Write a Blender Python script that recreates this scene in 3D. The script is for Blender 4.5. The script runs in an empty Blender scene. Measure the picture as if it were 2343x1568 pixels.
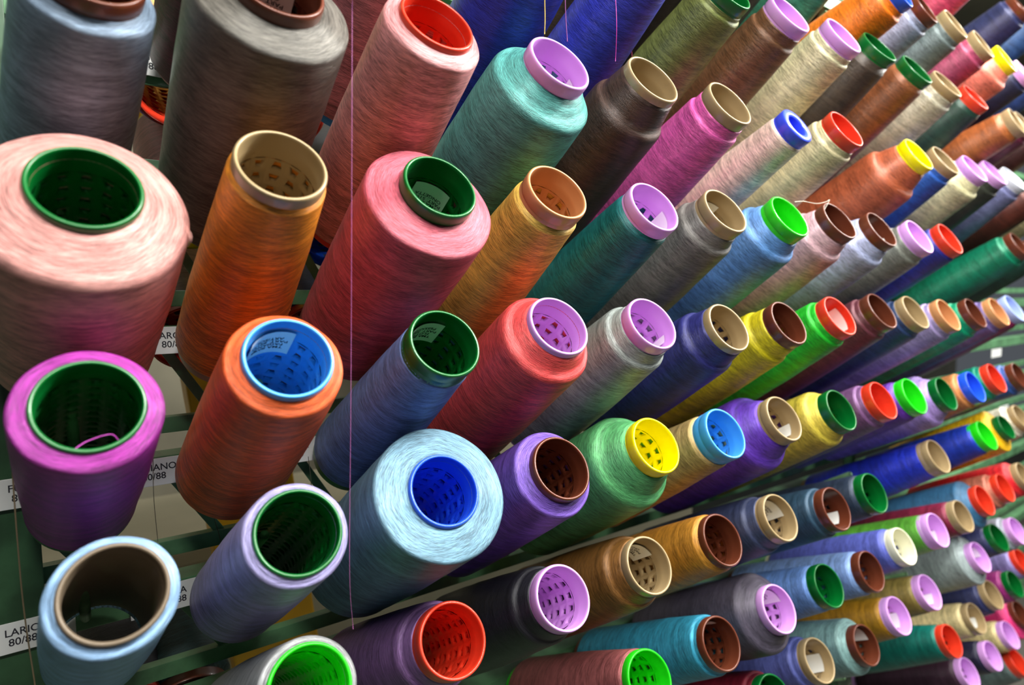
import bpy, bmesh, math, random
from mathutils import Vector, Matrix
random.seed(7)
SC = bpy.context.scene
C = SC.collection

# ------------------------------------------------------------------ camera
CZ = 1.45
YAW, PITCH, ROLL, FPX = 0.6216, -0.0756, 0.0102, 1405.2
def cam_axes():
    f = Vector((math.sin(YAW)*math.cos(PITCH), math.cos(YAW)*math.cos(PITCH), math.sin(PITCH)))
    r0 = Vector((math.cos(YAW), -math.sin(YAW), 0)); d0 = f.cross(r0)
    r = math.cos(ROLL)*r0 + math.sin(ROLL)*d0
    return r, f.cross(r), f
cr, cd, cf = cam_axes()
cam_data = bpy.data.cameras.new('camera'); cam = bpy.data.objects.new('camera', cam_data); C.objects.link(cam)
cam_data.sensor_width = 36.0; cam_data.lens = FPX/2343*36.0
cam_data.clip_start = 0.02; cam_data.clip_end = 60
cam_data.dof.use_dof = True; cam_data.dof.focus_distance = 0.58; cam_data.dof.aperture_fstop = 4.2
M = Matrix((cr, -cd, -cf)).transposed().to_4x4(); M.translation = Vector((0, 0, CZ))
cam.matrix_world = M
SC.camera = cam

# ------------------------------------------------------------------ light
w = bpy.data.worlds.new('world'); SC.world = w; w.use_nodes = True
w.node_tree.nodes['Background'].inputs[0].default_value = (0.80, 0.88, 1.0, 1)
w.node_tree.nodes['Background'].inputs[1].default_value = 0.09
def area(name, loc, target, sx, sy, power, col=(1, 1, 1)):
    d = bpy.data.lights.new(name, 'AREA'); d.shape = 'RECTANGLE'; d.size = sx; d.size_y = sy
    d.energy = power; d.color = col
    o = bpy.data.objects.new(name, d); C.objects.link(o); o.location = loc
    o.rotation_euler = (Vector(target)-Vector(loc)).to_track_quat('-Z', 'Y').to_euler()
    return o
area('ceiling_tube_light', (0.9, -0.35, CZ+1.15), (0.6, 0.55, CZ), 2.4, 0.14, 115, (1, 0.98, 0.93))
area('ceiling_tube_light_far', (3.2, 0.0, CZ+1.25), (1.9, 0.6, CZ), 2.2, 0.16, 95, (1, 0.98, 0.93))
area('ceiling_tube_light_behind', (0.6, 2.3, CZ+1.3), (0.4, 2.6, CZ-0.6), 2.4, 0.3, 4, (1, 0.97, 0.9))
SC.view_settings.view_transform = 'Standard'; SC.view_settings.look = 'None'
SC.view_settings.exposure = 0.12; SC.view_settings.gamma = 1.0; SC.view_settings.use_curve_mapping = False

# ------------------------------------------------------------------ rack lattice
TILT = 0.5599
AX = Vector((0, math.cos(TILT), -math.sin(TILT)))      # from the tip of a cone into the rack
UP = Vector((0, math.sin(TILT), math.cos(TILT)))       # across the cone, upwards
EX = Vector((1, 0, 0))
X0, Z0, DX, DZ, YT, L0 = -0.0038, 0.0893+CZ, 0.1231, 0.1258, 0.4288, 0.2565
def tip_point(r, c): return Vector((X0+c*DX, YT, Z0-r*DZ))
def base_point(r, c): return tip_point(r, c) + AX*L0
YB = YT + L0*math.cos(TILT)

# ------------------------------------------------------------------ helpers
def lin(c):
    return tuple(((v/255)/12.92 if v/255 <= 0.04045 else ((v/255+0.055)/1.055)**2.4) for v in c) + (1,)
def link(name, me, mats=(), parent=None, loc=None):
    o = bpy.data.objects.new(name, me); C.objects.link(o)
    for m in mats: me.materials.append(m)
    if parent: o.parent = parent
    if loc is not None: o.location = loc
    return o
def empty(name, M4):
    o = bpy.data.objects.new(name, None); C.objects.link(o); o.empty_display_size = 0.02
    o.matrix_world = M4; return o
def tag(o, label=None, cat=None, group=None, kind=None):
    if label: o['label'] = label
    if cat: o['category'] = cat
    if group: o['group'] = group
    if kind: o['kind'] = kind
    return o
def mesh(name, vs, fs, uvs=None, smooth=True):
    me = bpy.data.meshes.new(name); me.from_pydata(vs, [], fs)
    if smooth: me.polygons.foreach_set('use_smooth', [True]*len(me.polygons))
    me.update(); return me
def box_bm(bm, cx, cy, cz, sx, sy, sz, M4=None, bev=0.0):
    r = bmesh.ops.create_cube(bm, size=1.0)
    vs = r['verts']
    for v in vs: v.co = Vector((v.co.x*sx+cx, v.co.y*sy+cy, v.co.z*sz+cz))
    if bev:
        es = list({e for v in vs for e in v.link_edges})
        b = bmesh.ops.bevel(bm, geom=es, offset=bev, segments=2, affect='EDGES', profile=0.6)
        vs = list({v for f in b['faces'] for v in f.verts} | set(v for v in vs if v.is_valid))
    if M4 is not None: bmesh.ops.transform(bm, matrix=M4, verts=vs)
    return vs
def bm_mesh(bm, name):
    bmesh.ops.recalc_face_normals(bm, faces=bm.faces)
    me = bpy.data.meshes.new(name); bm.to_mesh(me); bm.free(); return me
def bar_mesh(name, a, b, w, h, up=Vector((0, 0, 1)), bev=0.0006):
    a = Vector(a); b = Vector(b); z = (b-a); L = z.length; z.normalize()
    x = up.cross(z); x.normalize(); y = z.cross(x)
    M4 = Matrix((x, y, z)).transposed().to_4x4(); M4.translation = (a+b)/2
    bm = bmesh.new(); box_bm(bm, 0, 0, 0, w, h, L, M4, bev); return bm_mesh(bm, name)
def tube_mesh(name, pts, rad, n=8, cap=True):
    vs = []; fs = []; pts = [Vector(p) for p in pts]
    ref = Vector((0.13, 0.31, 0.94))
    for i, p in enumerate(pts):
        t = (pts[min(i+1, len(pts)-1)]-pts[max(i-1, 0)]).normalized()
        x = t.cross(ref); x.normalize(); y = t.cross(x)
        rr = rad[i] if isinstance(rad, (list, tuple)) else rad
        for k in range(n):
            a = 2*math.pi*k/n; vs.append(p+(x*math.cos(a)+y*math.sin(a))*rr)
    for i in range(len(pts)-1):
        for k in range(n):
            fs.append((i*n+k, i*n+(k+1) % n, (i+1)*n+(k+1) % n, (i+1)*n+k))
    if cap:
        fs.append(tuple(range(n))); fs.append(tuple((len(pts)-1)*n+k for k in reversed(range(n))))
    return mesh(name, vs, fs)

# ------------------------------------------------------------------ materials
def newmat(name):
    m = bpy.data.materials.new(name); m.use_nodes = True
    return m, m.node_tree, m.node_tree.nodes['Principled BSDF']
def plastic(name, rgb, rough=0.32, sss=0.08):
    m, nt, p = newmat(name); c = lin(rgb)
    n = nt.nodes.new('ShaderNodeTexNoise'); n.inputs['Scale'].default_value = 60; n.inputs['Detail'].default_value = 2
    tc = nt.nodes.new('ShaderNodeTexCoord'); nt.links.new(tc.outputs['Object'], n.inputs['Vector'])
    mp = nt.nodes.new('ShaderNodeMapRange'); mp.inputs['To Min'].default_value = rough-0.06; mp.inputs['To Max'].default_value = rough+0.1
    nt.links.new(n.outputs['Fac'], mp.inputs['Value']); nt.links.new(mp.outputs['Result'], p.inputs['Roughness'])
    p.inputs['Base Color'].default_value = c
    p.inputs['Subsurface Weight'].default_value = sss; p.inputs['Subsurface Radius'].default_value = (0.004, 0.004, 0.004); p.inputs['Subsurface Scale'].default_value = 0.5
    p.inputs['Coat Weight'].default_value = 0.15
    return m
TUBE = {
 'brown': (98, 48, 30), 'dark green': (0, 98, 36), 'tan': (164, 142, 104), 'sky blue': (72, 164, 236), 'cardboard': (104, 90, 72),
 'lime green': (36, 214, 26), 'red orange': (216, 58, 34), 'violet': (216, 160, 230), 'caramel': (198, 140, 92), 'royal blue': (34, 88, 224),
 'thick blue': (58, 82, 232), 'yellow': (248, 236, 0), 'white': (226, 230, 240), 'pale blue': (166, 184, 232), 'ivory': (234, 232, 206)}
TUBEM = {k: plastic('tube_plastic_'+k.replace(' ', '_'), v, 0.55 if k == 'cardboard' else 0.32, 0 if k == 'cardboard' else 0.08) for k, v in TUBE.items()}

def thread_mat(name, rgb, seed=0, coarse=1.0):
    m, nt, p = newmat(name); N = nt.nodes.new; Lk = nt.links.new
    c = lin(rgb)
    tc = N('ShaderNodeTexCoord'); sep = N('ShaderNodeSeparateXYZ'); Lk(tc.outputs['Object'], sep.inputs[0])
    def math_(op, a, b=None):
        n = N('ShaderNodeMath'); n.operation = op
        for i, v in enumerate((a, b)):
            if v is None: continue
            if isinstance(v, (int, float)): n.inputs[i].default_value = v
            else: Lk(v, n.inputs[i])
        return n.outputs[0]
    x, y, z = sep.outputs
    rr = math_('SQRT', math_('ADD', math_('MULTIPLY', x, x), math_('MULTIPLY', y, y)))
    ax = math_('SUBTRACT', rr, z)          # runs down the package and out across the shoulder
    def strands(shear, k, s, detail):
        cx = N('ShaderNodeCombineXYZ')
        Lk(math_('MULTIPLY', x, k), cx.inputs[0]); Lk(math_('MULTIPLY', y, k), cx.inputs[1])
        Lk(math_('MULTIPLY', math_('ADD', ax, math_('MULTIPLY', x, shear)), s), cx.inputs[2])
        n = N('ShaderNodeTexNoise'); n.inputs['Scale'].default_value = 1; n.inputs['Detail'].default_value = detail; n.inputs['Roughness'].default_value = 0.65
        Lk(cx.outputs[0], n.inputs['Vector']); return n.outputs['Fac']
    a = strands(0.22, 90, 2300/coarse, 2); b = strands(-0.12, 70, 3200/coarse, 2)
    wide = strands(0.08, 10, 150, 2)
    fl = strands(0.30, 140, 1200, 2)
    fine = math_('ADD', math_('MULTIPLY', math_('ADD', a, b), 0.39), math_('MULTIPLY', fl, 0.22))
    cr_ = N('ShaderNodeValToRGB'); cr_.color_ramp.elements[0].position = 0.43; cr_.color_ramp.elements[1].position = 0.57
    cr_.color_ramp.elements[0].color = tuple(v*0.36 for v in c[:3])+(1,)
    cr_.color_ramp.elements[1].color = tuple(min(1, v*1.15+0.005) for v in c[:3])+(1,)
    Lk(math_('ADD', fine, math_('MULTIPLY', math_('SUBTRACT', wide, 0.5), 0.22)), cr_.inputs[0])
    Lk(cr_.outputs[0], p.inputs['Base Color'])
    bp = N('ShaderNodeBump'); bp.inputs['Strength'].default_value = 1.0; bp.inputs['Distance'].default_value = 0.0007
    Lk(math_('ADD', fine, math_('MULTIPLY', wide, 0.35)), bp.inputs['Height']); Lk(bp.outputs[0], p.inputs['Normal'])
    p.inputs['Roughness'].default_value = 0.38
    p.inputs['Metallic'].default_value = 0.15
    p.inputs['Specular IOR Level'].default_value = 0.42
    p.inputs['Sheen Weight'].default_value = 0.0; p.inputs['Sheen Roughness'].default_value = 0.4
    p.inputs['Sheen Tint'].default_value = tuple(min(1, v+0.3) for v in c[:3])+(1,)
    return m
def paint(name, rgb, rough=0.42, dirt=0.5, scale=30):
    m, nt, p = newmat(name); c = lin(rgb); N = nt.nodes.new
    tc = N('ShaderNodeTexCoord'); n = N('ShaderNodeTexNoise'); n.inputs['Scale'].default_value = scale; n.inputs['Detail'].default_value = 6
    nt.links.new(tc.outputs['Object'], n.inputs['Vector'])
    r = N('ShaderNodeValToRGB'); r.color_ramp.elements[0].position = 0.35; r.color_ramp.elements[1].position = 0.6
    r.color_ramp.elements[0].color = tuple(v*dirt for v in c[:3])+(1,); r.color_ramp.elements[1].color = c
    nt.links.new(n.outputs['Fac'], r.inputs[0]); nt.links.new(r.outputs[0], p.inputs['Base Color'])
    p.inputs['Roughness'].default_value = rough; return m
GREEN = paint('green_rack_enamel', (88, 134, 94), 0.35, 0.55)
GREEN_DARK = paint('dark_green_enamel', (54, 90, 60), 0.4, 0.55)
PEGG = paint('green_peg_enamel', (122, 164, 118), 0.35, 0.6)
PAPER = paint('label_paper', (240, 242, 238), 0.7, 0.95)
CARD = paint('card_strip', (222, 224, 222), 0.3, 0.95)
INK, _n, _p = newmat('black_ink'); _p.inputs['Base Color'].default_value = (0.012, 0.012, 0.02, 1); _p.inputs['Roughness'].default_value = 0.6

CONES = [
    (-4, 11, 0.0, 0.0, 256.5, 30.0, 'tan', (214, 70, 104), 1.2, 0.3, 1.7, 'raspberry pink', None),
    (-4, 13, 2.5, -6.2, 233.7, 30.0, 'brown', (44, 50, 92), 1.15, 0.2, 1.65, 'deep indigo', None),
    (-4, 14, 0.0, 0.0, 256.5, 30.0, 'tan', (62, 98, 150), 1.15, 0.3, 1.65, 'steely mid blue', None),
    (-3, 4, 0.0, 0.0, 256.5, 30.0, 'tan', (132, 108, 34), 1.3, 0.3, 1.7, 'antique gold olive', None),
    (-3, 5, 0.0, 0.0, 256.5, 30.0, 'tan', (20, 18, 24), 1.3, 0.3, 1.7, 'pitch black', None),  # added cone, its black fills a gap that is only deep shade
    (-3, 6, 0.0, 0.0, 256.5, 30.0, 'brown', (30, 22, 24), 1.3, 0.3, 1.7, 'brownish black', None),  # also added, near-black colour standing in for the dark between cones
    (-3, 7, 0.0, 0.0, 256.5, 30.0, 'tan', (58, 138, 110), 1.2, 0.3, 1.75, 'seafoam green', None),
    (-3, 8, 17.7, -30.2, 248.1, 30.0, 'royal blue', (244, 122, 16), 1.2, 0.3, 1.75, 'flame orange', None),
    (-3, 9, 9.7, -18.5, 242.8, 25.0, 'brown', (158, 168, 196), 1.12, 0.3, 1.65, 'icy blue grey', None),
    (-3, 10, 6.5, -13.7, 245.1, 30.5, 'tan', (112, 126, 126), 1.12, 0.3, 1.6, 'pewter grey', None),
    (-3, 11, 7.9, -18.5, 243.0, 30.5, 'tan', (178, 74, 108), 1.15, 0.3, 1.6, 'mauve pink', None),
    (-3, 12, 7.0, -17.7, 243.0, 31.7, 'yellow', (242, 130, 108), 1.5, 0.5, 1.75, 'salmon orange', None),
    (-3, 13, 5.7, -15.9, 239.0, 30.0, 'violet', (36, 40, 72), 1.15, 0.2, 1.62, 'black navy', None),
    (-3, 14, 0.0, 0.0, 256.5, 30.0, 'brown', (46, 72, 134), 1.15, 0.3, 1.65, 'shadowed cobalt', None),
    (-2, 1, 0.0, 0.0, 256.5, 30.0, 'brown', (88, 14, 44), 1.4, 0.3, 1.85, 'dark wine', None),
    (-2, 2, 0.0, 0.0, 256.5, 30.0, 'sky blue', (222, 140, 146), 1.45, 0.3, 1.7, 'old rose', None),
    (-2, 3, 0.0, 0.0, 256.5, 30.0, 'dark green', (34, 54, 176), 1.4, 0.3, 1.75, 'deep royal blue', None),
    (-2, 4, 0.0, 0.0, 256.5, 30.0, 'tan', (64, 72, 206), 1.2, 0.3, 1.7, 'bright indigo blue', None),
    (-2, 5, 1.0, -1.6, 251.4, 27.5, 'dark green', (122, 132, 66), 1.12, 0.2, 1.6, 'olive green', None),
    (-2, 6, -1.4, 1.8, 254.2, 31.8, 'violet', (116, 78, 50), 1.12, 0.5, 1.6, 'chestnut brown', None),
    (-2, 7, -0.7, 1.4, 257.9, 32.3, 'violet', (222, 216, 172), 1.12, 0.3, 1.62, 'ivory cream', None),
    (-2, 8, -8.2, 15.3, 259.6, 30.8, 'dark green', (70, 58, 48), 1.1, 0.3, 1.6, 'blackish brown', None),
    (-2, 9, -4.5, 9.5, 256.4, 30.8, 'dark green', (140, 82, 46), 1.08, 0.2, 1.6, 'copper brown', None),
    (-2, 10, -5.0, 11.5, 255.8, 32.0, 'tan', (196, 190, 168), 1.15, 0.4, 1.6, 'oyster grey', None),
    (-2, 11, -4.1, 10.5, 256.0, 28.9, 'red orange', (34, 66, 54), 1.08, 0.2, 1.6, 'bottle green', None),
    (-2, 12, 8.7, -25.6, 262.5, 26.6, 'tan', (166, 92, 44), 1.1, 0.3, 1.65, 'shiny copper', None),
    (-2, 13, 0.0, 0.0, 256.5, 30.0, 'tan', (92, 26, 52), 1.15, 0.3, 1.65, 'dark maroon wine', None),
    (-2, 14, 0.0, 0.0, 256.5, 30.0, 'tan', (70, 34, 30), 1.15, 0.3, 1.65, 'dark russet', None),
    (-1, 0, 23.7, -5.9, 228.5, 25.5, 'brown', (138, 160, 185), 1.26, 0.12, 1.5, 'steel blue', None),
    (-1, 1, 4.3, -2.6, 248.2, 29.9, 'brown', (106, 102, 95), 1.72, 0.22, 1.9, 'warm grey', (80, 0.07, 0.2, 36)),
    (-1, 2, -0.0, -0.6, 252.6, 29.9, 'red orange', (226, 154, 156), 1.34, 0.14, 1.7, 'dusty pink', None),
    (-1, 3, 2.2, -3.2, 248.3, 33.7, 'violet', (84, 164, 158), 1.65, 0.5, 1.95, 'sea teal', (-8, 0.07, 0.2, 20)),
    (-1, 4, -1.7, 1.8, 255.1, 32.5, 'tan', (74, 52, 42), 1.4, 1.1, 1.75, 'dark chocolate brown', None),
    (-1, 5, 0.5, -1.0, 254.9, 32.8, 'tan', (244, 100, 184), 1.14, 0.45, 1.65, 'hot pink', None),
    (-1, 6, 5.4, -10.1, 256.2, 25.4, 'thick blue', (238, 214, 196), 1.06, 0.1, 1.7, 'pale cream pink', None),
    (-1, 7, 0.5, 0.1, 264.8, 30.8, 'red orange', (216, 204, 160), 1.16, 0.3, 1.65, 'champagne cream', None),
    (-1, 9, -0.8, 2.4, 257.9, 32.3, 'yellow', (176, 88, 54), 1.6, 1.1, 1.95, 'rusty terracotta', None),
    (-1, 10, -3.4, 9.9, 256.7, 31.6, 'tan', (46, 100, 196), 1.12, 0.3, 1.65, 'vivid blue', None),
    (-1, 11, -2.5, 8.2, 258.3, 32.9, 'violet', (220, 214, 166), 1.42, 0.5, 1.75, 'buttery cream', None),
    (-1, 12, -4.9, 16.9, 257.2, 33.2, 'violet', (50, 54, 44), 1.2, 0.4, 1.6, 'blackish olive', None),
    (-1, 13, -5.3, 19.4, 255.6, 36.4, 'white', (128, 132, 178), 1.15, 0.3, 1.62, 'lavender grey', None),
    (-1, 14, 0.0, 0.0, 256.5, 30.0, 'brown', (96, 40, 26), 1.2, 0.3, 1.65, 'reddish brown', None),
    (-1, 15, 0.0, 0.0, 256.5, 30.0, 'tan', (196, 184, 140), 1.2, 0.3, 1.75, 'pale khaki', None),
    (0, 0, 14.9, -8.5, 229.0, 29.0, 'dark green', (236, 168, 160), 1.95, 0.5, 2.05, 'pale salmon pink', None),
    (0, 1, 0.5, -0.1, 256.6, 29.6, 'tan', (246, 148, 38), 1.08, 0.12, 1.55, 'bright orange', None),
    (0, 2, -0.4, -0.5, 253.3, 31.4, 'dark green', (206, 94, 112), 1.78, 0.3, 1.95, 'rose pink', (62, 0.1, 0.24, 36)),
    (0, 3, -4.0, 4.7, 256.7, 32.0, 'caramel', (234, 190, 84), 1.08, 0.15, 1.6, 'metallic gold', None),
    (0, 4, -0.3, 0.5, 256.2, 31.9, 'violet', (20, 108, 110), 1.06, 0.2, 1.62, 'deep teal', (-18, 0.045, 0.2, 30)),
    (0, 5, -2.8, 5.7, 257.2, 31.5, 'tan', (120, 116, 112), 1.28, 0.55, 1.72, 'charcoal taupe grey', (75, 0.06, 0.2, 30)),
    (0, 6, -1.3, 4.5, 261.9, 32.6, 'lime green', (98, 150, 214), 1.42, 0.6, 1.8, 'azure blue', None),
    (0, 7, -1.7, 6.3, 263.3, 30.4, 'brown', (214, 172, 180), 1.38, 0.7, 1.75, 'powder pink', None),
    (0, 8, -0.4, 2.3, 260.5, 32.1, 'brown', (180, 190, 228), 1.36, 0.6, 1.75, 'icy periwinkle', (-38, 0.05, 0.16, 26)),
    (0, 9, 1.2, -3.6, 260.2, 34.3, 'violet', (128, 132, 122), 1.14, 0.4, 1.65, 'ash grey', None),
    (0, 10, 0.7, -1.7, 261.2, 31.9, 'red orange', (36, 42, 140), 1.08, 0.1, 1.55, 'ink blue', None),
    (0, 13, -0.4, 3.3, 261.7, 30.0, 'brown', (0, 122, 88), 1.2, 0.3, 1.7, 'emerald green', None),
    (0, 14, 0.0, 0.0, 256.5, 30.0, 'brown', (16, 66, 52), 1.15, 0.3, 1.65, 'dark spruce green', None),
    (1, 0, 9.9, -14.6, 230.9, 30.0, 'dark green', (168, 44, 158), 1.32, 0.12, 1.45, 'magenta purple', None),
    (1, 1, 1.1, -2.3, 253.1, 31.0, 'sky blue', (236, 100, 38), 1.32, 0.2, 1.72, 'rust orange', (102, 0.04, 0.17, 38)),
    (1, 2, -0.2, 0.1, 256.1, 30.6, 'dark green', (108, 138, 200), 1.03, 0.1, 1.55, 'cornflower blue', (98, 0.05, 0.17, 38)),
    (1, 3, -3.8, 8.6, 260.7, 31.9, 'violet', (232, 78, 78), 1.52, 0.55, 1.85, 'coral red', (135, 0.05, 0.12, 12)),
    (1, 4, -2.1, 6.6, 259.8, 31.2, 'violet', (158, 168, 164), 1.28, 0.55, 1.75, 'silver grey', (-30, 0.05, 0.15, 12)),
    (1, 5, 0.9, -2.3, 257.6, 31.5, 'tan', (44, 46, 118), 1.32, 0.9, 1.78, 'midnight navy', None),
    (1, 6, 0.8, -2.0, 258.9, 32.0, 'brown', (214, 198, 20), 1.22, 0.8, 1.65, 'lemon yellow', None),
    (1, 7, 0.5, 1.4, 264.2, 31.7, 'red orange', (32, 196, 44), 1.15, 0.3, 1.65, 'vivid green', (0, 0.035, 0.2, 42)),
    (1, 8, 0.1, 4.3, 266.9, 30.4, 'brown', (104, 50, 62), 1.15, 0.3, 1.65, 'dark maroon', None),
    (1, 9, 0.2, 1.5, 262.2, 30.6, 'tan', (40, 62, 104), 1.15, 0.3, 1.65, 'dark petrol blue', None),
    (1, 10, 1.3, -6.4, 260.8, 31.5, 'caramel', (162, 146, 196), 1.15, 0.3, 1.65, 'pale lilac', None),
    (1, 11, 1.3, -6.6, 261.3, 30.0, 'brown', (0, 152, 108), 1.2, 0.4, 1.68, 'jade green', None),
    (1, 12, 1.2, -7.0, 261.2, 30.6, 'caramel', (116, 98, 158), 1.15, 0.3, 1.65, 'smoky purple', None),
    (1, 13, -0.1, 1.1, 256.5, 32.7, 'pale blue', (142, 30, 88), 1.1, 0.3, 1.6, 'plum red', None),
    (2, 0, 16.4, -10.8, 250.7, 28.5, 'cardboard', (150, 190, 232), 1.2, 0.1, 1.42, 'pale sky blue', None),
    (2, 1, 2.2, -1.4, 257.8, 30.9, 'dark green', (168, 162, 214), 1.2, 0.1, 1.5, 'greyish lavender', None),
    (2, 2, -1.9, 5.6, 257.1, 30.8, 'royal blue', (104, 146, 168), 1.88, 0.1, 2.0, 'powdery grey blue', None),
    (2, 3, -0.8, 2.7, 256.3, 31.4, 'brown', (122, 88, 192), 1.38, 0.25, 1.7, 'medium purple', None),
    (2, 4, 0.7, 3.2, 262.4, 31.6, 'yellow', (88, 172, 106), 1.7, 1.05, 1.9, 'leaf green', None),
    (2, 5, 0.1, 0.4, 257.2, 31.8, 'sky blue', (204, 172, 112), 1.05, 0.15, 1.6, 'sand beige', None),
    (2, 6, -0.0, 2.2, 258.2, 31.3, 'tan', (100, 56, 186), 1.68, 1.0, 1.85, 'royal violet', (-32, 0.05, 0.15, 20)),
    (2, 7, 1.7, -5.4, 265.9, 29.8, 'dark green', (224, 202, 72), 1.35, 0.5, 1.75, 'pale lemon', None),
    (2, 8, 1.7, -5.8, 267.2, 29.7, 'red orange', (128, 86, 138), 1.15, 0.3, 1.65, 'plum mauve', None),
    (2, 9, 0.9, -8.6, 259.0, 31.5, 'lime green', (96, 46, 160), 1.1, 0.3, 1.6, 'grape purple', None),
    (2, 10, 1.0, -17.2, 256.4, 29.8, 'dark green', (172, 144, 216), 1.55, 0.6, 1.8, 'light lavender', None),
    (2, 11, 1.3, -18.4, 260.3, 29.0, 'royal blue', (214, 140, 80), 1.15, 0.2, 1.65, 'light copper orange', None),
    (2, 12, 0.9, -11.8, 259.7, 30.1, 'red orange', (0, 150, 120), 1.15, 0.3, 1.65, 'turquoise green', None),
    (2, 13, 1.1, -19.1, 260.6, 25.8, 'brown', (52, 88, 164), 1.15, 0.3, 1.65, 'denim blue', None),
    (3, 1, 6.3, 6.9, 262.1, 30.4, 'lime green', (168, 170, 172), 1.18, 0.1, 1.6, 'silver white', None),
    (3, 2, 1.5, 2.8, 259.1, 30.1, 'red orange', (138, 100, 158), 1.22, 0.7, 1.7, 'dusky lilac purple', None),
    (3, 3, 0.1, 2.8, 256.5, 30.6, 'violet', (38, 38, 46), 1.22, 0.8, 1.72, 'jet black', None),
    (3, 4, -0.7, 2.1, 253.4, 30.4, 'tan', (146, 100, 46), 1.28, 0.7, 1.75, 'bronze brown', (58, 0.065, 0.2, 38)),
    (3, 5, -0.3, -0.8, 255.3, 31.1, 'brown', (214, 148, 52), 1.1, 0.2, 1.6, 'amber gold', (105, 0.06, 0.12, 18)),
    (3, 6, -0.4, -1.0, 254.5, 31.5, 'tan', (62, 72, 108), 1.2, 0.6, 1.65, 'slate navy', (40, 0.05, 0.2, 40)),
    (3, 7, -0.5, -16.7, 257.3, 29.6, 'brown', (52, 84, 108), 1.14, 0.3, 1.65, 'petrol grey blue', (-34, 0.06, 0.22, 22)),
    (3, 8, -1.1, -17.0, 252.5, 30.3, 'dark green', (50, 64, 86), 1.05, 0.2, 1.6, 'dark slate', None),
    (3, 10, 0.1, -1.4, 257.5, 30.7, 'tan', (36, 56, 206), 1.02, 0.2, 1.6, 'cobalt blue', None),
    (3, 12, -0.1, 2.0, 255.7, 30.3, 'lime green', (34, 64, 196), 1.04, 0.2, 1.6, 'ultramarine blue', None),
    (3, 13, -0.2, 3.3, 253.5, 26.6, 'dark green', (250, 188, 16), 1.75, 0.3, 1.95, 'golden yellow', None),
    (3, 14, -0.4, 10.1, 250.8, 30.0, 'tan', (226, 220, 198), 1.2, 0.3, 1.65, 'off white', None),
    (4, 4, -0.7, 0.1, 254.2, 29.8, 'lime green', (172, 98, 98), 1.05, 0.15, 1.6, 'dusty rose', None),
    (4, 5, -0.7, -2.1, 255.4, 30.5, 'brown', (56, 164, 200), 1.12, 0.25, 1.62, 'bright cyan', (76, 0.045, 0.14, 26)),
    (4, 6, 0.2, 1.1, 256.8, 30.8, 'violet', (84, 78, 94), 1.68, 0.5, 1.85, 'charcoal purple grey', (48, 0.05, 0.2, 38)),
    (4, 7, -0.3, -3.1, 257.3, 29.3, 'dark green', (112, 154, 224), 1.05, 0.2, 1.62, 'sky blue', None),
    (4, 8, -2.3, -14.3, 254.3, 28.8, 'brown', (138, 172, 230), 1.08, 0.2, 1.62, 'baby blue', None),
    (4, 9, -1.1, -6.4, 254.2, 29.7, 'ivory', (94, 104, 196), 1.1, 0.3, 1.65, 'periwinkle blue', None),
    (4, 10, -0.8, -9.0, 258.1, 28.5, 'violet', (104, 188, 60), 1.03, 0.2, 1.6, 'grass green', (-30, 0.07, 0.26, 24)),
    (4, 11, -1.1, -10.0, 255.1, 29.0, 'tan', (132, 30, 62), 1.05, 0.2, 1.6, 'burgundy', None),
    (4, 12, -0.7, -4.6, 253.7, 29.3, 'red orange', (58, 112, 152), 1.6, 0.4, 1.85, 'steel teal blue', None),
    (4, 13, -0.4, -2.4, 253.7, 29.5, 'red orange', (204, 120, 96), 1.2, 0.3, 1.65, 'terracotta pink', None),
    (4, 14, 0.0, 0.0, 256.5, 30.0, 'tan', (226, 34, 44), 1.3, 0.3, 1.75, 'scarlet red', None),
    (5, 6, 0.3, 2.3, 254.5, 29.7, 'dark green', (130, 24, 46), 1.2, 0.3, 1.6, 'deep crimson', None),
    (5, 7, 1.7, 9.9, 251.8, 30.5, 'tan', (92, 102, 176), 1.18, 0.4, 1.65, 'periwinkle navy', (-20, 0.06, 0.26, 28)),
    (5, 8, -2.1, -7.5, 254.7, 27.8, 'brown', (128, 168, 166), 1.38, 0.3, 1.75, 'pale aqua grey', (34, 0.04, 0.2, 32)),
    (5, 9, -0.6, -0.7, 253.1, 30.2, 'violet', (172, 124, 22), 1.05, 0.2, 1.62, 'mustard yellow', (-28, 0.07, 0.26, 28)),
    (5, 10, 0.4, 2.7, 255.4, 30.0, 'violet', (146, 128, 66), 1.05, 0.2, 1.62, 'antique brass', (-38, 0.05, 0.2, 22)),
    (5, 12, 0.3, 2.6, 255.6, 28.9, 'violet', (164, 180, 180), 1.6, 0.3, 1.85, 'frosty grey green', (20, 0.04, 0.15, 26)),
    (5, 13, 1.7, 13.2, 255.6, 27.0, 'dark green', (54, 58, 100), 1.05, 0.2, 1.6, 'dusky navy', None),
    (5, 14, -0.6, 1.1, 248.8, 30.0, 'violet', (176, 182, 198), 1.2, 0.3, 1.65, 'pale silver', None),
    (6, 11, -2.0, -3.7, 248.8, 28.1, 'red orange', (0, 116, 104), 1.05, 0.2, 1.62, 'pine teal', None),
    (6, 12, -0.4, 0.5, 251.9, 27.0, 'tan', (232, 212, 156), 1.1, 0.2, 1.62, 'pale gold', (-32, 0.06, 0.24, 24)),
    (6, 13, 1.8, 12.6, 249.5, 29.4, 'tan', (48, 54, 100), 1.15, 0.2, 1.62, 'inky navy', None),
    (6, 14, -0.4, 1.6, 249.6, 26.2, 'dark green', (152, 40, 118), 1.15, 0.2, 1.62, 'berry magenta', None),
    (6, 15, 2.3, 22.8, 240.3, 30.0, 'red orange', (140, 130, 190), 1.1, 0.2, 1.62, 'dusty lavender', None),
    (7, 12, 1.1, 7.5, 247.9, 28.0, 'violet', (56, 30, 48), 1.1, 0.2, 1.62, 'blackish plum', None),
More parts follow.
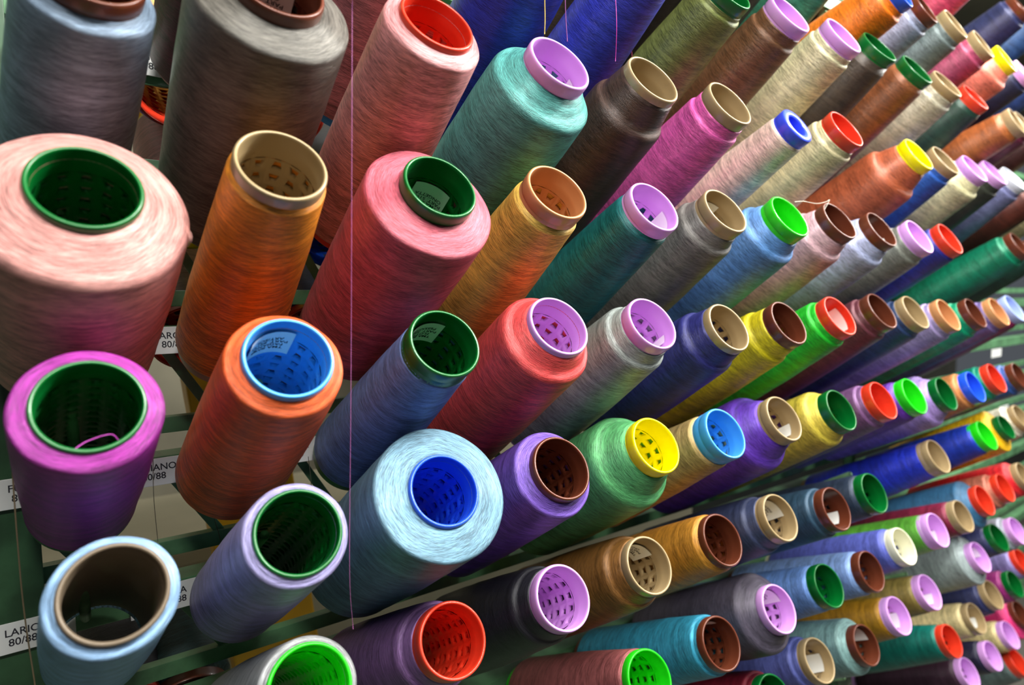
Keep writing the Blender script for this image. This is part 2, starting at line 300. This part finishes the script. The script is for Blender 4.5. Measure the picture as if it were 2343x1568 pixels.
    (7, 13, -0.5, 1.6, 248.9, 28.2, 'violet', (34, 32, 60), 1.1, 0.2, 1.62, 'blue black', None),
    (7, 14, 0.6, 6.4, 247.8, 28.7, 'violet', (220, 202, 144), 1.1, 0.2, 1.62, 'straw beige', None),
    (7, 15, 2.1, 17.3, 239.3, 30.0, 'brown', (226, 56, 126), 1.7, 0.3, 1.9, 'fuchsia pink', None),
    (8, 14, 18.4, 49.8, 291.6, 30.0, 'red orange', (96, 114, 112), 1.1, 0.2, 1.62, 'greenish grey', None),
]

# ------------------------------------------------------------------ cone parts
NS = 56
def plastic_tube(thick=False, holes=True):
    """Normalised yarn tube: radius 1 at the tip, length 1, z = 0 at the tip, z = -1 at the base."""
    vs = []; fs = []
    n = NS
    def R(s): return 1.0 + 0.33*s if s > 0.075 else 1.0
    def ring(r, s):
        i0 = len(vs)
        for k in range(n):
            a = 2*math.pi*k/n; vs.append((r*math.cos(a), r*math.sin(a), -s))
        return i0
    def bridge(a, b):
        for k in range(n): fs.append((a+k, a+(k+1) % n, b+(k+1) % n, b+k))
    th = 0.07
    lip = 0.55 if thick else 0.90
    # outside: base -> tip, over the lip, back inside
    prof = [(R(1)-0.0, 1.0), (R(.97), .97), (R(.5), .5), (R(.12)-0.01, .12), (0.975, 0.086), (0.99, 0.080), (1.0, 0.074),
            (1.0, 0.052), (0.985, 0.048), (0.985, 0.044), (1.005, 0.040), (1.01, 0.012), (1.0, 0.004), (0.975, 0.0)]
    if thick: prof += [(0.75, -0.002), (0.60, 0.002), (lip, 0.012), (lip, 0.06), (0.88, 0.075)]
    else: prof += [(0.925, 0.0), (0.905, 0.004), (lip, 0.012), (lip, 0.044), (0.885, 0.046), (0.885, 0.07)]
    last = None
    for r, s in prof:
        i = ring(r, s)
        if last is not None: bridge(last, i)
        last = i
    s0, s1 = 0.088, 0.93
    i = ring(R(s0)-0.145, s0); bridge(last, i)
    # perforated zone
    cols, rows = 14, 16
    sub = n//cols                      # 4 segments per cell
    def pt(u, s, dr=0.0):
        a = 2*math.pi*u; r = R(s)-0.145+dr; return (r*math.cos(a), r*math.sin(a), -s)
    if holes:
        ds = (s1-s0)/rows
        for j in range(rows):
            for c in range(cols):
                ua = c/cols; ub = (c+1)/cols; sa = s0+j*ds; sb = sa+ds
                up = (c+j) % 2 == 0
                um = (ua+ub)/2; w1 = (ub-ua)*0.31; w2 = (ub-ua)*0.16
                if not up: w1, w2 = w2, w1
                ha = sa+ds*0.22; hb = sb-ds*0.22
                hole = [(um-w1, ha), (um+w1, ha), (um+w2, hb), (um-w2, hb)]
                outer = [(ua, sa), (ub, sa), (ub, sb), (ua, sb)]
                b0 = len(vs)
                for (u, s) in outer: vs.append(pt(u, s))
                for (u, s) in hole: vs.append(pt(u, s))
                for (u, s) in hole: vs.append(pt(u, s, 0.115))
                for k in range(4):
                    k2 = (k+1) % 4
                    fs.append((b0+k, b0+k2, b0+4+k2, b0+4+k))
                    fs.append((b0+4+k, b0+4+k2, b0+8+k2, b0+8+k))
    else:
        a = ring(R(s1)-0.145, s1); bridge(i, a)
    i2 = ring(R(s1)-0.145, s1); i3 = ring(R(1)-0.08, 1.0); bridge(i2, i3); bridge(i3, 0)
    me = mesh('tube', vs, fs)
    # keep the hole walls flat
    return me
def outer_with_holes(me): return me
TUBE_ME = plastic_tube(); TUBE_THICK = plastic_tube(thick=True); TUBE_CARD = plastic_tube(holes=False)
for me in (TUBE_ME, TUBE_THICK, TUBE_CARD): me.materials.append(TUBEM['tan'])

def tube_outer(R, s, L):                                     # metres, outer radius of the tube at depth s
    return R*(1+0.33*s/L) if s/L > 0.075 else R
def package_mesh(R, L, rs, sh, rb, seed, gap=0.055):
    """Wound thread, a lathe body with slightly uneven layers; z = 0 at the tube tip, going down."""
    rnd = random.Random(seed)
    g = gap*L
    shd = max(0.04, sh)*R
    r_in = R*0.965
    edge = min((0.12 if sh < 0.36 else 0.28)*R, 0.35*(rs-1)*R+0.0015)
    prof = [(r_in*0.93, g+0.004), (r_in, g+0.001), (R*1.0, g)]
    ro = rs*R
    m = 5
    if ro-edge > R*1.02:
        for i in range(1, m+1):
            t = i/m; rr = R+(ro-edge-R)*t
            prof.append((rr, g+shd*0.82*(t**1.15)+rnd.uniform(-.0003, .0003)))
    for i in range(1, 5):
        a = i/4*math.pi/2
        prof.append((ro-edge+edge*math.sin(a), g+shd*0.82+(shd*0.18+edge*0.9)*(1-math.cos(a))))
    s_sh = g+shd+edge*0.9
    rbm = rb*R; s_end = L-0.010
    for i in range(1, 12):
        t = i/11; s = s_sh+(s_end-0.008-s_sh)*t
        prof.append((ro+(rbm-ro)*t+rnd.uniform(-.00025, .00025)+0.0012*math.sin(t*math.pi), s))
    prof += [(rbm-0.0015, s_end-0.004), (rbm-0.006, s_end), (tube_outer(R, s_end, L)*1.0, s_end+0.001)]
    # inside face lying on the tube, seen through the perforations
    for t in (0.985, 0.7, 0.4, 0.13):
        prof.append((R*(1+0.33*t)-R*0.024, t*s_end))
    n = 72; vs = []; fs = []
    ph = [rnd.uniform(0, 6.28) for _ in range(6)]
    for j, (r, s) in enumerate(prof):
        for k in range(n):
            a = 2*math.pi*k/n
            if 3 <= j < len(prof)-6:
                wob = 1+0.004*math.sin(2*a+ph[0]+s*20)+0.0025*math.sin(5*a+ph[1]-s*45)+0.0015*math.sin(9*a+ph[2]+s*90)
                ws = 0.0004*math.sin(3*a+ph[3])+0.0003*math.sin(7*a+ph[4]) if j < 11 else 0
            else: wob = 1; ws = 0
            vs.append((r*wob*math.cos(a), r*wob*math.sin(a), -(s+ws)))
    m = len(prof)
    for j in range(m):
        j2 = (j+1) % m
        if j2 == 0: continue
        for k in range(n): fs.append((j*n+k, j*n+(k+1) % n, j2*n+(k+1) % n, j2*n+k))
    for k in range(n): fs.append(((m-1)*n+k, (m-1)*n+(k+1) % n, (k+1) % n, k))
    me = mesh('thread_package', vs, fs); return me

def text_mesh(txt, size, align='CENTER'):
    cu = bpy.data.curves.new('txt', 'FONT'); cu.body = txt; cu.size = size; cu.align_x = align; cu.align_y = 'CENTER'
    cu.offset = size*0.012; cu.space_line = 0.95; cu.resolution_u = 3
    o = bpy.data.objects.new('txt', cu); C.objects.link(o)
    dg = bpy.context.evaluated_depsgraph_get()
    me = bpy.data.meshes.new_from_object(o.evaluated_get(dg))
    bpy.data.objects.remove(o); bpy.data.curves.remove(cu)
    return me
def inner_r(R, s, L): return R*(1+0.33*s/L)-0.15*R if s/L > 0.088 else R*0.872
def inner_label(parent, R, L, ang, s0, s1, half, txt):
    """Curved paper label glued inside the tube."""
    n = 10; m = 6; vs = []; fs = []
    a0 = math.radians(ang-half); a1 = math.radians(ang+half)
    for j in range(m+1):
        s = (s0+(s1-s0)*j/m)*L
        for k in range(n+1):
            a = a0+(a1-a0)*k/n; r = inner_r(R, s, L)-0.0014
            vs.append((r*math.cos(a), r*math.sin(a), -s))
    for j in range(m):
        for k in range(n):
            i = j*(n+1)+k; fs.append((i, i+1, i+n+2, i+n+1))
    lab = link('paper_label', mesh('paper_label', vs, fs), [PAPER], parent)
    lab['label'] = 'small white printed paper label inside the tube'
    if txt:
        H = (s1-s0)*L; nl = txt.count('\n')+1
        tm = text_mesh(txt, min(H/nl*0.80, 0.0052))
        for v in tm.vertices:
            # text x runs round the tube, text y runs towards the base (it reads upside down from the tip)
            sm = (s0+s1)/2*L+v.co.y*0.95
            r = inner_r(R, sm, L)-0.0017
            a = math.radians(ang)+v.co.x/r
            v.co = Vector((r*math.cos(a), r*math.sin(a), -sm))
        tm.materials.clear()
        link('lettering', tm, [INK], lab)

TEXTS = {(1, 1): 'TMA 80/88\nFAGIANO\nPART. 89123\nART/SOL', (1, 2): 'TMA 80/88\nFLOTTA\nPART. 50843\nPESS/ONG', (0, 2): 'TMA 80/88\nPART. 51909\nONGETTA',
         (-1, 1): 'TMA 80/88\nCENERE 1\nPART. 50\nONG', (3, 4): 'TMA 80/88\nTHULE\nPART. 511\nONG', (3, 6): 'TMA 80/88\nART 51\nPART. 5', (4, 6): 'TMA 80/88\nPART. 50\nONG'}
HIDDEN_TIP = {(-3, 4), (-3, 5), (-3, 6), (-2, 13), (-3, 14), (-4, 14), (0, 14), (-2, 14), (-2, 1), (-2, 2), (-2, 3), (-2, 4), (-3, 7), (-4, 11), (-1, 14), (-1, 15), (4, 14), (-1, 0)}
by = {(r[0], r[1]): r for r in CONES}
# how far below the rim the winding starts, as a share of the cone length
GAP = {(-1, 0): .05, (-1, 1): .035, (0, 0): .02, (1, 0): .012, (2, 0): .018, (2, 1): .01, (3, 1): .01, (0, 1): .034, (1, 1): .02, (0, 2): .045, (1, 2): .062,
       (1, 3): .022, (-1, 3): .05, (2, 5): .085, (2, 4): .05, (0, 3): .062, (0, 4): .055, (-1, 4): .03, (-1, 5): .05, (0, 5): .06, (0, 6): .066, (1, 4): .05,
       (1, 5): .035, (1, 6): .055, (2, 6): .06, (2, 3): .032, (3, 2): .06, (3, 3): .05, (3, 4): .04, (3, 5): .034, (4, 4): .036, (4, 5): .036, (4, 6): .045,
       (-1, 2): .018, (2, 2): .014}
BASE_SHIFT = {(2, 0): (0.006, -0.012), (1, 0): (0.003, -0.006), (0, 0): (0.004, 0.0)}
CONE_GROUP = 'thread cones on the rack pegs'
for row in CONES:
    r, c, ox, oz, Lmm, Rmm, tube, rgb, rs, sh, rb, nm, lab = row
    rb = max(1.41, rb*0.93) if (r, c) not in ((1, 0), (2, 0)) else 1.31
    gap = GAP.get((r, c), 0.055)
    base = base_point(r, c); bs = BASE_SHIFT.get((r, c), (0, 0)); base = base+EX*bs[0]+UP*bs[1]; tip = tip_point(r, c)+AX*(L0-Lmm/1000)+EX*(ox/1000)+UP*(oz/1000)
    zdir = (tip-base); L = zdir.length; zdir.normalize()
    R = Rmm/1000
    if (r, c) not in ((-1, 6), (3, 13)): R = 0.7*0.0308+0.3*R
    xdir = (EX-zdir*EX.dot(zdir)).normalized(); ydir = zdir.cross(xdir)
    M4 = Matrix((xdir, ydir, zdir)).transposed().to_4x4(); M4.translation = base
    root = empty('thread_cone', M4)
    nb = by.get((r, c-1)) or by.get((r, c+1)) or by.get((r+1, c)) or by.get((r-1, c))
    if (r, c) in HIDDEN_TIP: lb = f"{nm} thread cone beside the {nb[11]} cone"
    else: lb = f"{nm} thread cone on a {tube} tube beside the {nb[11]} cone"
    tag(root, lb, 'thread cone', CONE_GROUP)
    pk = link('thread_package', package_mesh(R, L, rs, sh, rb, r*31+c*7+500, gap), [thread_mat('thread_'+nm.replace(' ', '_'), rgb)], root, (0, 0, L))
    tm = TUBE_THICK if tube == 'thick blue' else (TUBE_CARD if tube == 'cardboard' else TUBE_ME)
    t = bpy.data.objects.new('tube', tm); C.objects.link(t); t.parent = root; t.location = (0, 0, L); t.scale = (R, R, L) if (r, c) not in ((1, 0), (2, 0)) else (R*0.98, R*0.98, L)
    t.rotation_euler = (0, 0, random.uniform(0, 6.28))
    t.material_slots[0].link = 'OBJECT'; t.material_slots[0].material = TUBEM[tube]
    if lab:
        hold = root
        fr = bpy.data.objects.new('x', None)
        bpy.data.objects.remove(fr)
        before = set(C.objects)
        inner_label(root, R, L, *lab, TEXTS.get((r, c)))
        for o in set(C.objects)-before:
            if o.name.startswith('paper_label'): o.location = (0, 0, L)

# ------------------------------------------------------------------ rack
rack = empty('thread_rack', Matrix.Translation((0, YB, 0)))
tag(rack, 'green painted steel thread rack with slanted pegs carrying all the cones', 'rack')
def rpart(name, me, mat):
    o = link(name, me, [mat]); o.parent = rack; o.matrix_parent_inverse = rack.matrix_world.inverted(); return o
bpy.context.view_layer.update()
XL, XR = -0.35, 3.4
PEGUP = UP*0.021
for r in range(-5, 9):
    b = base_point(r, 0)
    zr = b.z+0.008
    bm = bmesh.new()
    box_bm(bm, (XL+XR)/2, YB+0.030, zr, XR-XL, 0.003, 0.026, None, 0.0008)
    box_bm(bm, (XL+XR)/2, YB+0.044, zr+0.0115, XR-XL, 0.028, 0.003, None, 0.0008)
    rpart('rail', bm_mesh(bm, 'rail'), GREEN)
    rpart('peg_rail', bar_mesh('peg_rail', (XL, YB+0.052, zr+0.040), (XR, YB+0.052, zr+0.040), 0.012, 0.016), GREEN)
npeg = 0; rest = []
for r in range(-3, 8):
    for c in range(0, 14):
        b = base_point(r, c)+PEGUP
        p0 = b+AX*0.03; p1 = b-AX*0.165
        if c <= 7 or (r, c) in ((3, 9), (3, 11), (5, 11), (6, 9), (6, 10), (0, 11), (0, 12), (-1, 8), (4, 3)):
            npeg += 1
            if npeg <= 100:
                rpart('peg', tube_mesh('peg', [p0, p1+AX*0.002, p1], [0.0043, 0.0043, 0.0036], 14), PEGG); continue
        rest.append((p0, p1))
vs = []; fs = []
for p0, p1 in rest:
    me = tube_mesh('t', [p0, p1], 0.0043, 8); o = len(vs)
    vs += [v.co.copy() for v in me.vertices]; fs += [tuple(i+o for i in p.vertices) for p in me.polygons]; bpy.data.meshes.remove(me)
o = rpart('peg', mesh('pegs', vs, fs), PEGG); o['kind'] = 'stuff'
# sloping flat braces from each label rail down to the peg rail below it
for c in range(0, 12):
    for r in range(-1 if c < 8 else 2, 6):
        b = base_point(r, c); x = b.x-0.048
        rpart('brace', bar_mesh('brace', (x, YB+0.040, b.z+0.0), (x+0.046, YB+0.052, b.z-DZ+0.052), 0.003, 0.0095, EX), GREEN)
for x, wd in ((-0.0321, 0.16), (1.45, 0.05)):
    rpart('upright', bar_mesh('upright', (x-wd/2, YB+0.0265, 0.35), (x-wd/2, YB+0.0265, 2.35), 0.003, wd, EX), GREEN_DARK)

# ------------------------------------------------------------------ shelf labels
STRIPS = [(2.3382, 1.2574, 'turquoise green'), (2.4284, 1.0676, 'golden yellow')]
def shelf_label(r, c, word, second, xo, wid, label, group=None):
    b = base_point(r, c); x = b.x+xo; b.z += 0.006 if r == -2 else 0.0
    bm = bmesh.new(); box_bm(bm, 0, 0, 0, wid, 0.0012, 0.026, None, 0.0005)
    o = link('shelf_label', bm_mesh(bm, 'shelf_label'), [CARD], None, (x, YB+0.0225, b.z+0.008))
    tag(o, label, 'label', group)
    o.rotation_euler = (-0.12, 0, 0)
    if word:
        tm = text_mesh(word+('\n'+second if second else ''), 0.0088, 'CENTER')
        tm.materials.clear()
        t = link('lettering', tm, [INK], o, (0, -0.0008, 0.0))
        t.rotation_euler = (math.pi/2, 0, 0)
    return o
LX = -0.055
shelf_label(-2, 1, 'STAGNIA', '80/88', LX+0.004, 0.075, 'white label ending in NIA on the green rail left of the warm grey cone')
shelf_label(0, 1, 'CAROTA', '80/88', LX+0.014, 0.075, 'white label ending in AROTA on the rail behind the bright orange cone')
shelf_label(1, 1, 'FAGIANO', '80/88', LX-0.008, 0.075, 'white label ending in AGIANO on the rail behind the rust orange cone')
shelf_label(2, 1, 'LILLA', '80/88', LX+0.004, 0.075, 'white label ending in A on the rail beside the greyish lavender cone')
shelf_label(1, 2, 'FLOTTA', '80/88', LX, 0.075, 'white label ending in TA on the rail behind the cornflower blue cone')
shelf_label(1, 0, 'FUXIA', '80/88', LX+0.019, 0.075, 'white label starting FUX at the left edge behind the magenta purple cone')
shelf_label(2, 0, 'LARIO', '80/88', LX+0.010, 0.075, 'white label starting LARI behind the pale sky blue cone')
for x, z, nb in STRIPS:
    bm = bmesh.new(); box_bm(bm, 0, 0, 0, 0.085, 0.0012, 0.026, None, 0.0005)
    o = link('shelf_label', bm_mesh(bm, 'shelf_label'), [CARD], None, (x, YB+0.024, z))
    tag(o, 'blurred white label strip on the rail just above the '+nb+' cone', 'label', 'white label strips deep in the rack')

# ------------------------------------------------------------------ cones on the far side of the rack
AX2 = Vector((0, math.cos(TILT), math.sin(TILT)))
def far_cone(p, tube, rgb, nm, label, R=0.0285, L=0.24):
    z = AX2.copy(); x = EX; y = z.cross(x)
    M4 = Matrix((x, y, z)).transposed().to_4x4(); M4.translation = p
    root = empty('thread_cone', M4); tag(root, label, 'thread cone', 'thread cones on the far side of the rack')
    link('thread_package', package_mesh(R, L, 1.25, .2, 1.62, 77), [thread_mat('thread_far_'+nm, rgb)], root, (0, 0, L))
    t = bpy.data.objects.new('tube', TUBE_ME); C.objects.link(t); t.parent = root; t.location = (0, 0, L); t.scale = (R*1.08, R*1.08, L)
    t.material_slots[0].link = 'OBJECT'; t.material_slots[0].material = TUBEM[tube]
YF = 0.706
FAR = [
    ((0.1003, 0.726, 1.6649), 'red orange', (150, 44, 140), 'purple_magenta', 'magenta thread cone on the far side behind the steel blue cone'),
    ((0.2129, 0.726, 1.6613), 'red orange', (26, 34, 80), 'dark_navy', 'dark navy far side cone with red tube behind the dusty pink cone'),
    ((0.1088, 0.726, 1.5392), 'yellow', (196, 104, 106), 'dull_pink', 'dull pink far side cone behind the pale salmon pink cone'),
    ((0.263, 0.726, 1.5213), 'royal blue', (112, 132, 146), 'blue_grey', 'blue grey far side cone between the bright orange and rose pink cones'),
    ((0.103, 0.726, 1.4084), 'red orange', (176, 164, 156), 'silver_taupe', 'silver taupe far side cone with red tube beside the bright orange cone'),
    ((0.0813, 0.726, 1.016), 'brown', (34, 66, 68), 'dark_teal', 'dark teal far side cone under the greyish lavender cone at the bottom'),
    ((0.0196, 0.726, 1.0294), 'red orange', (22, 22, 30), 'black', 'black far side cone with red tube under the pale sky blue cone'),
    ((0.2303, 0.726, 1.4074), 'red orange', (34, 42, 92), 'navy', 'navy far side cone with red tube above the rust orange cone'),
]
for p, tube, rgb, nm, lb in FAR:
    far_cone(Vector(p), tube, rgb, nm, lb, L=0.13 if nm in ('dark_teal', 'black') else 0.24)
dk = [(26, 30, 44), (40, 30, 26), (30, 44, 38), (52, 26, 34), (38, 38, 42)]
dkm = [thread_mat('thread_far_dark', c) for c in dk]
FAR_PK = package_mesh(0.0285, 0.24, 1.25, .2, 1.75, 78)
FAR_PK.materials.append(dkm[0])
def dark_far_cone(p, i, label):
    z = AX2.copy(); x = EX; y = z.cross(x)
    M4 = Matrix((x, y, z)).transposed().to_4x4(); M4.translation = p
    root = empty('thread_cone', M4); tag(root, label, 'thread cone', 'dark cones deep on the far side')
    a = bpy.data.objects.new('thread_package', FAR_PK); C.objects.link(a); a.parent = root; a.location = (0, 0, 0.24)
    a.material_slots[0].link = 'OBJECT'; a.material_slots[0].material = dkm[i % 5]
    t = bpy.data.objects.new('tube', TUBE_ME); C.objects.link(t); t.parent = root; t.location = (0, 0, 0.24); t.scale = (0.0305, 0.0305, 0.24)
    t.material_slots[0].link = 'OBJECT'; t.material_slots[0].material = TUBEM[('brown', 'dark green', 'tan')[i % 3]]
FARDARK = [(-5, 11, 'added dark cone filling the gap beyond the flame orange cone'), (-1, 2, 'dark far side cone glimpsed between the warm grey and dusty pink cones')]  # first entry is an added cone, put there to darken a gap
for i, (r, c, lb) in enumerate(FARDARK):
    dark_far_cone(Vector((X0+(c+0.45)*DX, 0.726, Z0-r*DZ-0.10)), i*7+c, lb)

# ------------------------------------------------------------------ loose threads
def thread_line(pts, rgb, label, r, nm='loose_thread'):
    m = plastic('thread_fibre', rgb, 0.5, 0)
    P = []
    V = [Vector(p) for p in pts]; V = [V[0]*2-V[1]]+V+[V[-1]*2-V[-2]]
    for i in range(1, len(V)-2):
        for k in range(8):
            t = k/8; a, b, c, d = V[i-1:i+3]
            P.append(0.5*((2*b)+(c-a)*t+(2*a-5*b+4*c-d)*t*t+(3*b-3*c+d-a)*t**3))
    P.append(V[-2])
    o = link(nm, tube_mesh(nm, P, r, 6), [m]); tag(o, label, 'thread'); return o
THREADS = [
    ([(0.1686, 0.42, 1.6573), (0.1645, 0.42, 1.5357), (0.1629, 0.43, 1.3804), (0.1615, 0.44, 1.2454), (0.1665, 0.45, 1.191)], (206, 120, 190), 'thin violet thread hanging down over the dusty pink and rose pink cones', 0.00011),
    ([(0.4318, 0.43, 1.731), (0.4336, 0.43, 1.7037), (0.4421, 0.44, 1.6764)], (200, 40, 150), 'magenta thread hanging over the bright indigo blue cone', 0.0003),
    ([(0.3222, 0.4, 1.6903), (0.3225, 0.4, 1.6735), (0.322, 0.4, 1.6604)], (200, 170, 40), 'yellow thread hanging just above the sea teal cone', 0.0003),
    ([(0.3525, 0.41, 1.7022), (0.3529, 0.41, 1.6881), (0.3547, 0.41, 1.6653)], (120, 30, 120), 'short purple thread hanging beside the violet tube rim', 0.0003),
    ([(0.5262, 0.5, 1.7502), (0.527, 0.5, 1.7362), (0.5285, 0.5, 1.7175)], (150, 40, 70), 'dark red thread in the gap left of the olive green cone', 0.00035),
    ([(-0.0431, 0.6, 1.3193), (-0.043, 0.6, 1.2641), (-0.0421, 0.6, 1.2077), (-0.0384, 0.6, 1.1417)], (120, 104, 78), 'brown thread strand crossing the green upright at lower left', 0.0006),
    ([(0.0504, 0.6, 1.3141), (0.0494, 0.6, 1.2799), (0.0506, 0.6, 1.241)], (60, 56, 44), 'dark thread dangling under the label ending in AGIANO', 0.0003),
    ([(0.102, 0.65, 1.2427), (0.1085, 0.65, 1.2103), (0.1101, 0.65, 1.183)], (70, 52, 20), 'dark thread in front of the yellow post', 0.0003),
    ([(0.1819, 0.6, 1.2946), (0.1839, 0.6, 1.2657), (0.1825, 0.6, 1.2261)], (60, 56, 44), 'dark thread dangling under the label ending in TA', 0.0003),
    ([(0.0504, 0.36, 1.4873), (0.0511, 0.352, 1.4833), (0.0509, 0.35, 1.4798), (0.0499, 0.355, 1.4775), (0.0478, 0.36, 1.4755)], (226, 160, 150), 'loose pink thread loop at the right edge of the salmon pink cone', 0.0003),
    ([(-0.0032, 0.455, 1.3592), (0.004, 0.46, 1.3626), (0.0161, 0.462, 1.3649), (0.0206, 0.462, 1.3603)], (180, 60, 170), 'loose magenta strand curling inside the magenta purple cone tube', 0.0004),
    ([(0.7486, 0.43, 1.5649), (0.7711, 0.43, 1.5672), (0.8197, 0.44, 1.5695), (0.8445, 0.44, 1.5738), (0.8536, 0.44, 1.5769), (0.8405, 0.44, 1.5629)], (220, 214, 196), 'loose whitish thread trailing onto the powder pink cone', 0.0003),
]
for pts, rgb, lb, rad in THREADS: thread_line(pts, rgb, lb, rad)
KNOT = Vector((0.1644, 0.6, 1.4421))
tangle = [KNOT+Vector((random.uniform(-.004, .006), random.uniform(-.003, .003), random.uniform(-.006, .005))) for i in range(60)]
o = link('thread_tangle', tube_mesh('tangle', tangle, .0004, 5), [plastic('yellow_fibre', (204, 170, 84), 0.5, 0)]); tag(o, 'small tangled knot of yellow thread beside the navy far side cone', 'thread')


# ------------------------------------------------------------------ the place behind
WALL = paint('warehouse_wall', (190, 184, 160), 0.8, 0.75, 3)
FLOORM = paint('warehouse_floor', (96, 94, 86), 0.6, 0.75, 5)
YEL = paint('yellow_enamel', (228, 168, 20), 0.4, 0.8, 8)
def struct(name, cx, cy, cz, sx, sy, sz, mat):
    bm = bmesh.new(); box_bm(bm, cx, cy, cz, sx, sy, sz)
    o = link(name, bm_mesh(bm, name), [mat]); tag(o, kind='structure'); return o
struct('floor', 2.5, 1.0, -0.05, 14, 9, 0.1, FLOORM)
struct('wall_back', 2.5, 3.2, 1.6, 14, 0.1, 3.3, WALL)
struct('ceiling', 2.5, 1.0, 3.25, 14, 9, 0.1, WALL)
def post(px, Y, lean, wd, label):
    bm = bmesh.new(); box_bm(bm, 0, 0, 0, wd, 0.05, 2.6, None, 0.004)
    o = link('yellow_post', bm_mesh(bm, 'yellow_post'), [YEL], None, (px, Y, 1.3)); tag(o, label, 'post', 'yellow posts'); o.rotation_euler = (0, lean, 0); return o
post(0.1902, 0.98, -0.11, 0.125, 'yellow steel post behind the rack under the bright orange cone')

bm = bmesh.new()
box_bm(bm, 2.55, 1.85, 1.6, 3.3, 0.5, 3.18, None, 0.01)  # dark box added behind the rack to blacken the gaps between cones
back_box = link('gap_backdrop', bm_mesh(bm, 'gap_backdrop'), [paint('backdrop_dark', (26, 32, 30), 0.6, 0.6, 6)])
tag(back_box, 'tall dark added cabinet standing in the gloom behind the rack', 'backdrop')
bm = bmesh.new()
box_bm(bm, 0.55, 1.35, 0.5, 2.0, 0.3, 1.0, None, 0.008)
box_bm(bm, 0.55, 1.33, 1.01, 2.04, 0.36, 0.03, None, 0.005)
back_box = link('low_bench', bm_mesh(bm, 'low_bench'), [paint('beige_bench', (176, 170, 146), 0.6, 0.8, 4)])
tag(back_box, 'pale beige low bench seen through the gaps below the rack', 'bench')
